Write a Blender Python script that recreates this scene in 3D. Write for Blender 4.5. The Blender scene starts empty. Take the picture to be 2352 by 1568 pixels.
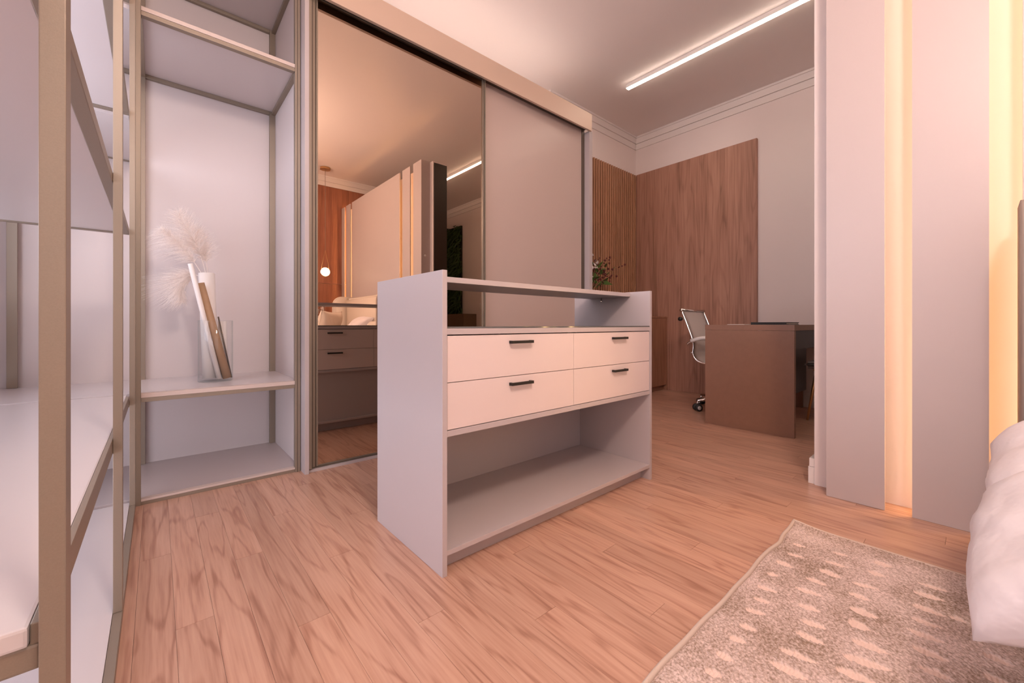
import bpy, bmesh, math, random
from mathutils import Vector, Matrix, noise
random.seed(7)
S = bpy.context.scene
C = S.collection
PI = math.pi

# ------------------------------------------------------------------ camera, world, lights, exposure
H = 0.75                                   # eye height of the camera
YAW = math.atan2(1070, 934)                # viewing direction measured from +x
cd = bpy.data.cameras.new('camera')
cam = bpy.data.objects.new('camera', cd)
C.objects.link(cam)
cam.location = (0, 0, H)
cam.rotation_euler = (PI / 2, 0, YAW - PI / 2)
cd.sensor_width = 36
cd.lens = 36 * 934 / 2352
cd.shift_y = -39.0 / 2352
cd.clip_start = 0.02
S.camera = cam

S.view_settings.view_transform = 'Standard'
S.view_settings.look = 'None'
S.view_settings.gamma = 1
S.view_settings.use_curve_mapping = False
S.view_settings.exposure = 0.12
S.cycles.caustics_reflective = False

w = bpy.data.worlds.new('daylight')
S.world = w
w.use_nodes = True
bgn = w.node_tree.nodes['Background']
bgn.inputs[0].default_value = (0.80, 0.88, 1.0, 1)
bgn.inputs[1].default_value = 1.0

def area(name, loc, rot, sx, sy, power, col):
    l = bpy.data.lights.new(name, 'AREA')
    l.shape = 'RECTANGLE'
    l.size, l.size_y = sx, sy
    l.energy = power
    l.color = col
    o = bpy.data.objects.new(name, l)
    C.objects.link(o)
    o.location = loc
    o.rotation_euler = rot
    return o

XL = -0.60                                 # wall with the window, behind the rack
WIN = (0.36, 2.50, 0.82, 2.25)             # window opening in the left wall: y0, y1, z0, z1
FW = (-0.5, 1.1, 0.75, 2.4)                # unseen window added in the front wall as fill light: x0, x1, z0, z1
area('window_daylight', (XL - 0.13, (WIN[0] + WIN[1]) / 2, (WIN[2] + WIN[3]) / 2), (0, -PI / 2, 0), 1.40, 2.08, 31, (0.90, 0.87, 1.0))
LOW = (0.04, 0.43)                         # low window added under it, split off to keep shelf undersides dim: z0, z1
area('window_daylight_low', (XL - 0.13, (WIN[0] + WIN[1]) / 2, (LOW[0] + LOW[1]) / 2), (0, -PI / 2, 0), 0.36, 2.08, 9, (0.90, 0.87, 1.0))
area('window_daylight_front', (0.30, -2.29, 1.575), (PI / 2, 0, 0), 1.55, 1.6, 5, (1.0, 0.90, 0.88))
LAMP = (0.30, -0.50, 2.35)                 # round globe lamp under the bedroom ceiling
LAMP_R = 0.15

# ------------------------------------------------------------------ materials
def mat(name, col, rough=0.5, metal=0.0, bump=None, var=None, spec=0.5, coat=0.0):
    m = bpy.data.materials.new(name)
    m.use_nodes = True
    nt = m.node_tree
    b = nt.nodes['Principled BSDF']
    b.inputs['Base Color'].default_value = (*col, 1)
    b.inputs['Roughness'].default_value = rough
    b.inputs['Metallic'].default_value = metal
    b.inputs['Specular IOR Level'].default_value = spec
    b.inputs['Coat Weight'].default_value = coat
    tc = nt.nodes.new('ShaderNodeTexCoord')
    if var:
        scale, amt = var
        n = nt.nodes.new('ShaderNodeTexNoise')
        n.inputs['Scale'].default_value = scale
        n.inputs['Detail'].default_value = 4
        nt.links.new(tc.outputs['Object'], n.inputs['Vector'])
        mx = nt.nodes.new('ShaderNodeMix')
        mx.data_type = 'RGBA'
        mx.inputs[6].default_value = (*[c * (1 - amt) for c in col], 1)
        mx.inputs[7].default_value = (*[min(1, c * (1 + amt)) for c in col], 1)
        nt.links.new(n.outputs['Fac'], mx.inputs[0])
        nt.links.new(mx.outputs[2], b.inputs['Base Color'])
    if bump:
        scale, st, dist = bump
        n2 = nt.nodes.new('ShaderNodeTexNoise')
        n2.inputs['Scale'].default_value = scale
        n2.inputs['Detail'].default_value = 3
        nt.links.new(tc.outputs['Object'], n2.inputs['Vector'])
        bp = nt.nodes.new('ShaderNodeBump')
        bp.inputs['Strength'].default_value = st
        bp.inputs['Distance'].default_value = dist
        nt.links.new(n2.outputs['Fac'], bp.inputs['Height'])
        nt.links.new(bp.outputs['Normal'], b.inputs['Normal'])
    return m

def emit(name, col, strength):
    m = bpy.data.materials.new(name)
    m.use_nodes = True
    nt = m.node_tree
    nt.nodes.remove(nt.nodes['Principled BSDF'])
    e = nt.nodes.new('ShaderNodeEmission')
    e.inputs[0].default_value = (*col, 1)
    e.inputs[1].default_value = strength
    nt.links.new(e.outputs[0], nt.nodes['Material Output'].inputs[0])
    return m

def wood(name, dark, mid, light, axis='Y', rough=0.4, scale=1.0, hue=0.12, bump=0.15, spec=0.5, lines=0.13, rings=22):
    """long grain along an object axis, each object with its own offset"""
    m = bpy.data.materials.new(name)
    m.use_nodes = True
    nt = m.node_tree
    N, L = nt.nodes, nt.links
    b = N['Principled BSDF']
    b.inputs['Roughness'].default_value = rough
    b.inputs['Specular IOR Level'].default_value = spec
    tc = N.new('ShaderNodeTexCoord')
    oi = N.new('ShaderNodeObjectInfo')
    off = N.new('ShaderNodeMath'); off.operation = 'MULTIPLY'; off.inputs[1].default_value = 61.7
    L.new(oi.outputs['Random'], off.inputs[0])
    cmb = N.new('ShaderNodeCombineXYZ')
    for i in range(3):
        L.new(off.outputs[0], cmb.inputs[i])
    add = N.new('ShaderNodeVectorMath'); add.operation = 'ADD'
    L.new(tc.outputs['Object'], add.inputs[0]); L.new(cmb.outputs[0], add.inputs[1])
    def stretched(across, along):
        mp = N.new('ShaderNodeMapping')
        s = [across * scale] * 3
        s['XYZ'.index(axis)] = along * scale
        mp.inputs['Scale'].default_value = s
        L.new(add.outputs[0], mp.inputs['Vector'])
        return mp
    # cathedral figure: contour lines of a slow stretched noise
    n1 = N.new('ShaderNodeTexNoise'); n1.inputs['Scale'].default_value = 1; n1.inputs['Detail'].default_value = 2.5
    n1.inputs['Distortion'].default_value = 0.25
    L.new(stretched(7.5, 0.75).outputs[0], n1.inputs['Vector'])
    k = N.new('ShaderNodeMath'); k.operation = 'MULTIPLY'; k.inputs[1].default_value = rings
    L.new(n1.outputs['Fac'], k.inputs[0])
    fr = N.new('ShaderNodeMath'); fr.operation = 'PINGPONG'; fr.inputs[1].default_value = 1.0
    L.new(k.outputs[0], fr.inputs[0])
    # fine fibres
    n2 = N.new('ShaderNodeTexNoise'); n2.inputs['Scale'].default_value = 1; n2.inputs['Detail'].default_value = 4
    L.new(stretched(110, 4.5).outputs[0], n2.inputs['Vector'])
    n3 = N.new('ShaderNodeTexNoise'); n3.inputs['Scale'].default_value = 1; n3.inputs['Detail'].default_value = 3
    L.new(stretched(20, 1.2).outputs[0], n3.inputs['Vector'])
    a2 = N.new('ShaderNodeMath'); a2.operation = 'MULTIPLY'; a2.inputs[1].default_value = 0.55
    L.new(n2.outputs['Fac'], a2.inputs[0])
    a4 = N.new('ShaderNodeMath'); a4.operation = 'MULTIPLY_ADD'; a4.inputs[1].default_value = 0.50
    L.new(n3.outputs['Fac'], a4.inputs[0]); L.new(a2.outputs[0], a4.inputs[2])
    ln = N.new('ShaderNodeMapRange'); ln.interpolation_type = 'SMOOTHSTEP'
    ln.inputs[1].default_value = 0.0; ln.inputs[2].default_value = 0.42; ln.inputs[3].default_value = -lines; ln.inputs[4].default_value = lines * 0.25
    L.new(fr.outputs[0], ln.inputs[0])
    a3 = N.new('ShaderNodeMath'); a3.operation = 'ADD'
    L.new(a4.outputs[0], a3.inputs[0]); L.new(ln.outputs[0], a3.inputs[1])
    cr = N.new('ShaderNodeValToRGB')
    cr.color_ramp.elements[0].position = 0.28; cr.color_ramp.elements[0].color = (*dark, 1)
    cr.color_ramp.elements[1].position = 0.78; cr.color_ramp.elements[1].color = (*light, 1)
    e = cr.color_ramp.elements.new(0.52); e.color = (*mid, 1)
    L.new(a3.outputs[0], cr.inputs[0])
    hs = N.new('ShaderNodeHueSaturation')
    mr = N.new('ShaderNodeMapRange'); mr.inputs[3].default_value = 1 - hue; mr.inputs[4].default_value = 1 + hue
    L.new(oi.outputs['Random'], mr.inputs[0]); L.new(mr.outputs[0], hs.inputs['Value'])
    L.new(cr.outputs[0], hs.inputs['Color'])
    L.new(hs.outputs[0], b.inputs['Base Color'])
    bp = N.new('ShaderNodeBump'); bp.inputs['Strength'].default_value = bump; bp.inputs['Distance'].default_value = 0.001
    L.new(n2.outputs['Fac'], bp.inputs['Height']); L.new(bp.outputs[0], b.inputs['Normal'])
    return m

M = {}
M['lacquer'] = mat('taupe_lacquer', (0.49, 0.425, 0.42), 0.38, var=(900, 0.03))
M['white_board'] = mat('white_board', (0.61, 0.55, 0.545), 0.26)
M['white_panel'] = mat('white_panel', (0.64, 0.565, 0.55), 0.5)
M['edge_band'] = mat('edge_band', (0.60, 0.49, 0.44), 0.45)
M['cream'] = mat('cream_drawer', (0.73, 0.605, 0.57), 0.42)
M['bronze'] = mat('champagne_bronze', (0.285, 0.23, 0.178), 0.42, 0.35, bump=(900, 0.08, 0.0006), var=(700, 0.10))
M['bronze_dark'] = mat('dark_bronze', (0.13, 0.098, 0.075), 0.5, 0.2)
M['fascia'] = mat('fascia_champagne', (0.66, 0.49, 0.38), 0.45, 0.1, var=(500, 0.03))
M['door'] = mat('door_taupe', (0.56, 0.435, 0.385), 0.36, 0.05)
M['panel'] = mat('metallic_greige_panel', (0.52, 0.445, 0.43), 0.46, 0.12, bump=(1200, 0.05, 0.0004), var=(1400, 0.05))
M['paint'] = mat('wall_paint', (0.80, 0.70, 0.67), 0.75, bump=(160, 0.04, 0.001))
M['ceil'] = mat('ceiling_paint', (0.85, 0.77, 0.74), 0.85, bump=(120, 0.03, 0.001))
M['trim'] = mat('trim_paint', (0.80, 0.73, 0.70), 0.6)
M['black'] = mat('black_metal', (0.022, 0.018, 0.016), 0.4, 0.3)
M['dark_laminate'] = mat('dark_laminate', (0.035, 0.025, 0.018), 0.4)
M['desk'] = mat('desk_brown', (0.27, 0.142, 0.092), 0.42, var=(30, 0.10), bump=(500, 0.06, 0.0005))
M['chrome'] = mat('chrome', (0.82, 0.80, 0.78), 0.12, 1.0)
M['gold'] = mat('brushed_gold', (0.60, 0.36, 0.17), 0.3, 0.9)
M['mesh'] = mat('white_mesh_fabric', (0.95, 0.89, 0.86), 0.8, bump=(900, 0.3, 0.001))
M['grey_seat'] = mat('grey_leatherette', (0.36, 0.34, 0.35), 0.45)
M['rubber'] = mat('black_rubber', (0.02, 0.02, 0.02), 0.6)
M['white_plastic'] = mat('white_plastic', (0.78, 0.74, 0.72), 0.4)
M['paper'] = mat('white_paper', (0.85, 0.80, 0.77), 0.7)
M['kraft'] = mat('kraft_paper', (0.42, 0.26, 0.15), 0.65, var=(60, 0.08))
M['linen'] = mat('cream_linen', (0.72, 0.62, 0.53), 0.85, bump=(700, 0.35, 0.001), var=(900, 0.06))
M['silk'] = mat('white_satin', (0.80, 0.74, 0.75), 0.42, bump=(16, 0.5, 0.012))
M['taupe_linen'] = mat('taupe_upholstery', (0.40, 0.32, 0.27), 0.85, bump=(800, 0.4, 0.001), var=(900, 0.08))
M['green'] = mat('fern_green', (0.045, 0.085, 0.018), 0.55, var=(25, 0.4))
M['leaf'] = mat('leaf_green', (0.11, 0.20, 0.05), 0.5, var=(25, 0.3))
M['berry'] = mat('dark_red_berry', (0.14, 0.028, 0.026), 0.4)
M['twig'] = mat('brown_twig', (0.30, 0.16, 0.08), 0.7)
M['petal'] = mat('white_petal', (0.82, 0.74, 0.70), 0.6)
M['orange'] = mat('orange_petal', (0.65, 0.25, 0.08), 0.6)
def plume_material():
    m = mat('pampas_cream', (1.0, 0.95, 0.92), 0.9, spec=0.0)
    nt = m.node_tree
    tl = nt.nodes.new('ShaderNodeBsdfTranslucent'); tl.inputs[0].default_value = (1.0, 0.94, 0.90, 1)
    mx = nt.nodes.new('ShaderNodeMixShader'); mx.inputs[0].default_value = 0.5
    nt.links.new(nt.nodes['Principled BSDF'].outputs[0], mx.inputs[1]); nt.links.new(tl.outputs[0], mx.inputs[2])
    nt.links.new(mx.outputs[0], nt.nodes['Material Output'].inputs[0])
    return m
M['plume'] = plume_material()
M['bin_brown'] = mat('planter_brown', (0.16, 0.10, 0.055), 0.5)
M['mattress'] = mat('white_bedding', (0.75, 0.70, 0.69), 0.8, bump=(30, 0.1, 0.004))
M['frame_white'] = mat('window_frame', (0.8, 0.8, 0.8), 0.4)
M['binding'] = mat('rug_binding', (0.62, 0.50, 0.42), 0.9, bump=(500, 0.5, 0.002))
M['foot'] = mat('subfloor', (0.10, 0.055, 0.035), 0.8)
M['led'] = emit('warm_led', (1.0, 0.61, 0.27), 20)
M['bar_light'] = emit('bar_diffuser', (1.0, 0.84, 0.70), 26)
M['globe'] = emit('opal_globe', (1.0, 0.82, 0.60), 6)
M['lamp_face'] = emit('ceiling_globe', (1.0, 0.79, 0.69), 106)
M['cove'] = emit('cove_led', (1.0, 0.86, 0.80), 23)
M['floor'] = wood('floor_laminate', (0.36, 0.178, 0.12), (0.53, 0.305, 0.215), (0.63, 0.39, 0.285), 'Y', 0.29, 1.35, 0.08, lines=0.15, rings=15)
M['cladding'] = wood('walnut_cladding', (0.24, 0.115, 0.072), (0.40, 0.20, 0.135), (0.52, 0.29, 0.205), 'Z', 0.5, 0.55, 0.08, lines=0.08, rings=20)
M['red_cladding'] = wood('reddish_cladding', (0.20, 0.070, 0.036), (0.31, 0.115, 0.062), (0.40, 0.165, 0.095), 'Z', 0.5, 0.75, 0.06, lines=0.05, rings=14)
M['slat'] = wood('slat_wood', (0.31, 0.145, 0.072), (0.41, 0.20, 0.105), (0.50, 0.26, 0.145), 'Z', 0.5, 1.5, 0.1)
M['cabinet'] = wood('cabinet_wood', (0.25, 0.11, 0.06), (0.34, 0.16, 0.095), (0.42, 0.21, 0.13), 'Z', 0.45, 0.8, 0.05)

def mirror_material():
    m = bpy.data.materials.new('bronze_mirror')
    m.use_nodes = True
    b = m.node_tree.nodes['Principled BSDF']
    b.inputs['Base Color'].default_value = (0.74, 0.60, 0.475, 1)
    b.inputs['Metallic'].default_value = 1
    b.inputs['Roughness'].default_value = 0.0
    return m
M['mirror'] = mirror_material()

def glass_material(name, tint):
    m = bpy.data.materials.new(name)
    m.use_nodes = True
    nt = m.node_tree
    N, L = nt.nodes, nt.links
    N.remove(N['Principled BSDF'])
    tr = N.new('ShaderNodeBsdfTransparent'); tr.inputs[0].default_value = (*tint, 1)
    gl = N.new('ShaderNodeBsdfGlossy'); gl.inputs['Roughness'].default_value = 0.03
    lw = N.new('ShaderNodeLayerWeight'); lw.inputs[0].default_value = 0.5
    pw = N.new('ShaderNodeMath'); pw.operation = 'POWER'; pw.inputs[1].default_value = 6
    L.new(lw.outputs['Facing'], pw.inputs[0])
    fr = N.new('ShaderNodeMath'); fr.operation = 'MULTIPLY_ADD'; fr.inputs[1].default_value = 0.35; fr.inputs[2].default_value = 0.035
    L.new(pw.outputs[0], fr.inputs[0])
    cm = N.new('ShaderNodeMix'); cm.data_type = 'RGBA'; cm.inputs[6].default_value = (*tint, 1); cm.inputs[7].default_value = (0.78, 0.86, 0.85, 1)
    L.new(pw.outputs[0], cm.inputs[0]); L.new(cm.outputs[2], tr.inputs[0])
    mx = N.new('ShaderNodeMixShader')
    L.new(fr.outputs[0], mx.inputs[0]); L.new(tr.outputs[0], mx.inputs[1]); L.new(gl.outputs[0], mx.inputs[2])
    L.new(mx.outputs[0], N['Material Output'].inputs[0])
    return m
M['glass'] = glass_material('clear_glass', (0.993, 0.997, 0.996))
M['glass_top'] = mat('smoked_glass_top', (0.10, 0.10, 0.095), 0.06, 0.0, spec=0.8)

def rug_material():
    m = bpy.data.materials.new('rug_pile')
    m.use_nodes = True
    nt = m.node_tree
    N, L = nt.nodes, nt.links
    b = N['Principled BSDF']
    b.inputs['Roughness'].default_value = 0.95
    b.inputs['Specular IOR Level'].default_value = 0.15
    tc = N.new('ShaderNodeTexCoord')
    at = N.new('ShaderNodeAttribute'); at.attribute_name = 'motif'
    n1 = N.new('ShaderNodeTexNoise'); n1.inputs['Scale'].default_value = 190; n1.inputs['Detail'].default_value = 3
    L.new(tc.outputs['Object'], n1.inputs['Vector'])
    n2 = N.new('ShaderNodeTexNoise'); n2.inputs['Scale'].default_value = 7; n2.inputs['Detail'].default_value = 3
    L.new(tc.outputs['Object'], n2.inputs['Vector'])
    ad = N.new('ShaderNodeMath'); ad.operation = 'MULTIPLY_ADD'; ad.inputs[1].default_value = 0.40
    L.new(n2.outputs['Fac'], ad.inputs[0]); 
    sc = N.new('ShaderNodeMath'); sc.operation = 'MULTIPLY'; sc.inputs[1].default_value = 0.6
    L.new(n1.outputs['Fac'], sc.inputs[0]); L.new(sc.outputs[0], ad.inputs[2])
    cr = N.new('ShaderNodeValToRGB')
    cr.color_ramp.elements[0].position = 0.37; cr.color_ramp.elements[0].color = (0.29, 0.205, 0.15, 1)
    cr.color_ramp.elements[1].position = 0.62; cr.color_ramp.elements[1].color = (0.72, 0.58, 0.53, 1)
    L.new(ad.outputs[0], cr.inputs[0])
    mx = N.new('ShaderNodeMix'); mx.data_type = 'RGBA'
    L.new(at.outputs['Fac'], mx.inputs[0])
    L.new(cr.outputs[0], mx.inputs[6])
    mx.inputs[7].default_value = (0.80, 0.63, 0.55, 1)
    L.new(mx.outputs[2], b.inputs['Base Color'])
    return m
M['rug'] = rug_material()

# ------------------------------------------------------------------ builders
def thing(name, label, cat, loc=(0, 0, 0), rotz=0, group=None):
    o = bpy.data.objects.new(name, None)
    o.empty_display_size = 0.1
    C.objects.link(o)
    o.location = loc
    o.rotation_euler = (0, 0, rotz)
    o['label'] = label
    o['category'] = cat
    if group:
        o['group'] = group
    return o

def tag(o, label, cat, group=None):
    o['label'] = label
    o['category'] = cat
    if group:
        o['group'] = group
    return o

def origin_of(p):
    v = Vector((0, 0, 0))
    while p is not None:
        v += p.location
        p = p.parent
    return v

def link_mesh(name, bm, m, parent=None, smooth=False, world=True, label=None):
    """bm holds world coordinates (world=True) or the parent's local coordinates"""
    me = bpy.data.meshes.new(name)
    if smooth:
        for f in bm.faces:
            f.smooth = True
    bm.to_mesh(me)
    bm.free()
    if world and parent is not None:
        me.transform(Matrix.Translation(-origin_of(parent)))
    if m is not None:
        me.materials.append(m)
    o = bpy.data.objects.new(name, me)
    C.objects.link(o)
    if parent is not None:
        o.parent = parent
    if label:
        o['label'] = label
    return o

def add_box(bm, x0, x1, y0, y1, z0, z1):
    vs = [bm.verts.new((x, y, z)) for x in (x0, x1) for y in (y0, y1) for z in (z0, z1)]
    for q in ((0, 1, 3, 2), (4, 6, 7, 5), (0, 4, 5, 1), (2, 3, 7, 6), (0, 2, 6, 4), (1, 5, 7, 3)):
        bm.faces.new([vs[i] for i in q])

def box(name, m, b, parent=None, bevel=0.0012, label=None, world=True, seg=2):
    bm = bmesh.new()
    add_box(bm, *b)
    if bevel:
        bmesh.ops.bevel(bm, geom=bm.edges[:], offset=bevel, segments=seg, affect='EDGES', profile=0.6)
    bmesh.ops.recalc_face_normals(bm, faces=bm.faces)
    return link_mesh(name, bm, m, parent, world=world, label=label)

def boxes(name, m, bl, parent=None, label=None, world=True):
    bm = bmesh.new()
    for b in bl:
        add_box(bm, *b)
    bmesh.ops.recalc_face_normals(bm, faces=bm.faces)
    return link_mesh(name, bm, m, parent, world=world, label=label)

def add_tube(bm, pts, r, seg=8, cap=True):
    pts = [Vector(p) for p in pts]
    rs = r if isinstance(r, (list, tuple)) else [r] * len(pts)
    rings = []
    up = None
    for i, p in enumerate(pts):
        t = (pts[min(i + 1, len(pts) - 1)] - pts[max(i - 1, 0)]).normalized()
        if up is None:
            up = Vector((0, 0, 1)) if abs(t.z) < 0.9 else Vector((1, 0, 0))
        n = (up - t * up.dot(t)).normalized()
        up = n
        bn = t.cross(n)
        rings.append([bm.verts.new(p + (n * math.cos(a) + bn * math.sin(a)) * rs[i])
                      for a in [2 * PI * k / seg for k in range(seg)]])
    for a, b in zip(rings, rings[1:]):
        for k in range(seg):
            bm.faces.new((a[k], a[(k + 1) % seg], b[(k + 1) % seg], b[k]))
    if cap:
        bm.faces.new(rings[0][::-1])
        bm.faces.new(rings[-1])

def tube(name, m, pts, r, parent=None, seg=10, label=None, world=True, cap=True):
    bm = bmesh.new()
    add_tube(bm, pts, r, seg, cap)
    bmesh.ops.recalc_face_normals(bm, faces=bm.faces)
    return link_mesh(name, bm, m, parent, smooth=True, world=world, label=label)

def add_lathe(bm, cx, cy, prof, seg=32):
    rings = []
    for r, z in prof:
        if r < 1e-6:
            rings.append([bm.verts.new((cx, cy, z))])
        else:
            rings.append([bm.verts.new((cx + r * math.cos(2 * PI * k / seg), cy + r * math.sin(2 * PI * k / seg), z)) for k in range(seg)])
    for a, b in zip(rings, rings[1:]):
        for k in range(seg):
            k2 = (k + 1) % seg
            if len(a) == 1 and len(b) == 1:
                continue
            if len(a) == 1:
                bm.faces.new((a[0], b[k2], b[k]))
            elif len(b) == 1:
                bm.faces.new((a[k], a[k2], b[0]))
            else:
                bm.faces.new((a[k], a[k2], b[k2], b[k]))

def lathe(name, m, cx, cy, prof, parent=None, seg=32, smooth=True, label=None, world=True):
    bm = bmesh.new()
    add_lathe(bm, cx, cy, prof, seg)
    bmesh.ops.recalc_face_normals(bm, faces=bm.faces)
    o = link_mesh(name, bm, m, parent, smooth=smooth, world=world, label=label)
    return o

def struct(name, m, bl, bevel=0, parent=None):
    o = boxes(name, m, bl, parent)
    if parent is None:
        o['kind'] = 'structure'
    return o

def bez(p, n=10):
    """smooth curve through the control points (Catmull-Rom)"""
    P = [Vector(q) for q in p]
    P = [P[0] * 2 - P[1]] + P + [P[-1] * 2 - P[-2]]
    out = []
    for i in range(1, len(P) - 2):
        a, b, c, d = P[i - 1:i + 3]
        for k in range(n):
            t = k / n
            out.append(0.5 * ((2 * b) + (c - a) * t + (2 * a - 5 * b + 4 * c - d) * t * t + (3 * b - a - 3 * c + d) * t ** 3))
    out.append(P[-2])
    return out

# ------------------------------------------------------------------ the setting
CEIL = 3.05
XB, YB = 4.455, 2.78                      # office walls
PW0, PW1, PWE = 2.318, 2.50, 0.50         # partition behind the bed: x from, x to, end y
YF = -2.16                                # front wall with wood cladding
floor = struct('floor', M['foot'], [(XL - 0.12, XB + 0.1, -3.3, 3.0, -0.06, -0.014)])
PWID, PLEN = 0.0765, 1.15
def plank_bm(bm, cx=0.0, cy=0.0):
    add_box(bm, cx - PWID / 2 + 0.00025, cx + PWID / 2 - 0.00025, cy - PLEN / 2 + 0.0004, cy + PLEN / 2 - 0.0004, -0.013, 0.0)
pm = bmesh.new()
plank_bm(pm)
bmesh.ops.recalc_face_normals(pm, faces=pm.faces)
pme = bpy.data.meshes.new('plank')
pm.to_mesh(pme); pm.free()
pme.materials.append(M['floor'])
spots = []
x = 0.0345 + PWID / 2 - 9 * PWID
ncol = 0
while x < XB + PWID / 2:
    y = 3.0 - (ncol * 0.387 % 1.0) * PLEN + PLEN / 2
    while y > -3.3:
        spots.append((x, y))
        y -= PLEN
    x += PWID
    ncol += 1
def seen_first(p):
    """planks in view come first, the nearer the earlier"""
    px_, py_ = p
    d = px_ * math.cos(YAW) + py_ * math.sin(YAW)
    u = (px_ * math.sin(YAW) - py_ * math.cos(YAW)) / max(d, 0.2)
    hidden = d < 0.1 or abs(u) > 1.9 or py_ > 2.7 or px_ < -0.15 or (px_ > 2.3 and py_ < -0.5)
    return (hidden, math.hypot(px_, py_))
spots.sort(key=seen_first)
for x, y in spots[:290]:
    o = bpy.data.objects.new('plank', pme)
    C.objects.link(o)
    o.location = (x, y, 0)
    o.parent = floor
pm = bmesh.new()
for x, y in spots[290:]:
    plank_bm(pm, x, y)
bmesh.ops.recalc_face_normals(pm, faces=pm.faces)
link_mesh('plank', pm, M['floor'], floor)['kind'] = 'stuff'
struct('ceiling', M['ceil'], [(XL - 0.12, XB + 0.1, -3.3, 3.0, CEIL, CEIL + 0.1)])
struct('wall_back', M['paint'], [(XL, 2.90, 2.895, 3.0, 0, CEIL), (2.90, XB + 0.1, YB, 3.0, 0, CEIL)])
struct('wall_right', M['paint'], [(XB, XB + 0.1, -3.2, YB, 0, CEIL)])
struct('wall_left', M['paint'], [(XL - 0.1, XL, YF - 0.1, WIN[0], 0, CEIL), (XL - 0.1, XL, WIN[1], 3.0, 0, CEIL),
                                 (XL - 0.1, XL, WIN[0], WIN[1], 0, LOW[0]), (XL - 0.1, XL, WIN[0], WIN[1], LOW[1], WIN[2]), (XL - 0.1, XL, WIN[0], WIN[1], WIN[3], CEIL)])
struct('wall_front', M['paint'], [(XL, FW[0], YF - 0.1, YF, 0, CEIL), (FW[1], PW1, YF - 0.1, YF, 0, CEIL), (PW1, 2.9, YF - 0.1, YF, 0, CEIL), (2.8, 2.9, -3.2, YF - 0.1, 0, CEIL),
                                  (FW[0], FW[1], YF - 0.1, YF, 0, FW[2]), (FW[0], FW[1], YF - 0.1, YF, FW[3], CEIL),
                                  (2.8, XB + 0.1, -3.3, -3.2, 0, CEIL)])
wp = struct('wall_middle', M['paint'], [(PW0, PW1, YF, PWE, 0, 2.575)])
box('end_panel', M['dark_laminate'], (PW0 + 0.012, PW1 - 0.002, PWE, PWE + 0.006, 0.12, 2.56), wp, 0.001, label='dark brown lining on the wall end')  # thin dark brown sheet over the wall end
box('end_panel', M['trim'], (PW0 + 0.002, PW0 + 0.014, PWE - 0.004, PWE + 0.004, 0.0, 2.56), wp, 0.001)
bb = struct('baseboard_middle', M['trim'], [(PW0 + 0.013, PW1, PWE + 0.001, PWE + 0.03, 0, 0.078), (PW0 + 0.013, PW1, PWE + 0.001, PWE + 0.026, 0.080, 0.118)])
struct('baseboard_right', M['trim'], [(XB - 0.016, XB, -1.6, 1.42, 0, 0.1)])
for i, (y0, y1, z0, z1, ax, p, sgn) in enumerate(((WIN[0], WIN[1], WIN[2], WIN[3], 'x', XL - 0.05, 1), (FW[0], FW[1], FW[2], FW[3], 'y', YF - 0.05, 1),
                                               (WIN[0], WIN[1], LOW[0], LOW[1], 'x', XL - 0.05, 1))):  # the front and low frames belong to windows added for fill light
    fr = 0.05 if z1 > 0.5 else 0.02
    bl = [(y0, y1, z0, z0 + fr), (y0, y1, z1 - fr, z1), (y0, y0 + fr, z0 + fr, z1 - fr), (y1 - fr, y1, z0 + fr, z1 - fr),
          ((y0 + y1) / 2 - 0.02, (y0 + y1) / 2 + 0.02, z0 + fr, z1 - fr)]
    f = 0.02
    if ax == 'x':
        bl = [(p - f, p + f, a, b, c, d) for a, b, c, d in bl]
    else:
        bl = [(a, b, p - f, p + f, c, d) for a, b, c, d in bl]
    struct('window_%d' % (i + 1), M['frame_white'], bl)

def moulding(name, pts):
    """stepped cornice: list of (axis, wall plane, from, to, direction into the room)"""
    bl = []
    for ax, p, a, b, s in pts:
        for z0, z1, dep in ((2.898, 2.9645, 0.012), (2.966, 3.030, 0.024), (3.030, CEIL, 0.034)):
            lo, hi = sorted((p, p + s * dep))
            bl.append((lo, hi, a, b, z0, z1) if ax == 'x' else (a, b, lo, hi, z0, z1))
    return struct(name, M['trim'], bl)
moulding('trim_1', [('x', XB, -3.2, YB, -1)])
moulding('trim_2', [('y', YB, 2.90, XB, -1)])
moulding('trim_3', [('y', YF, XL, 2.9, 1)])

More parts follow.
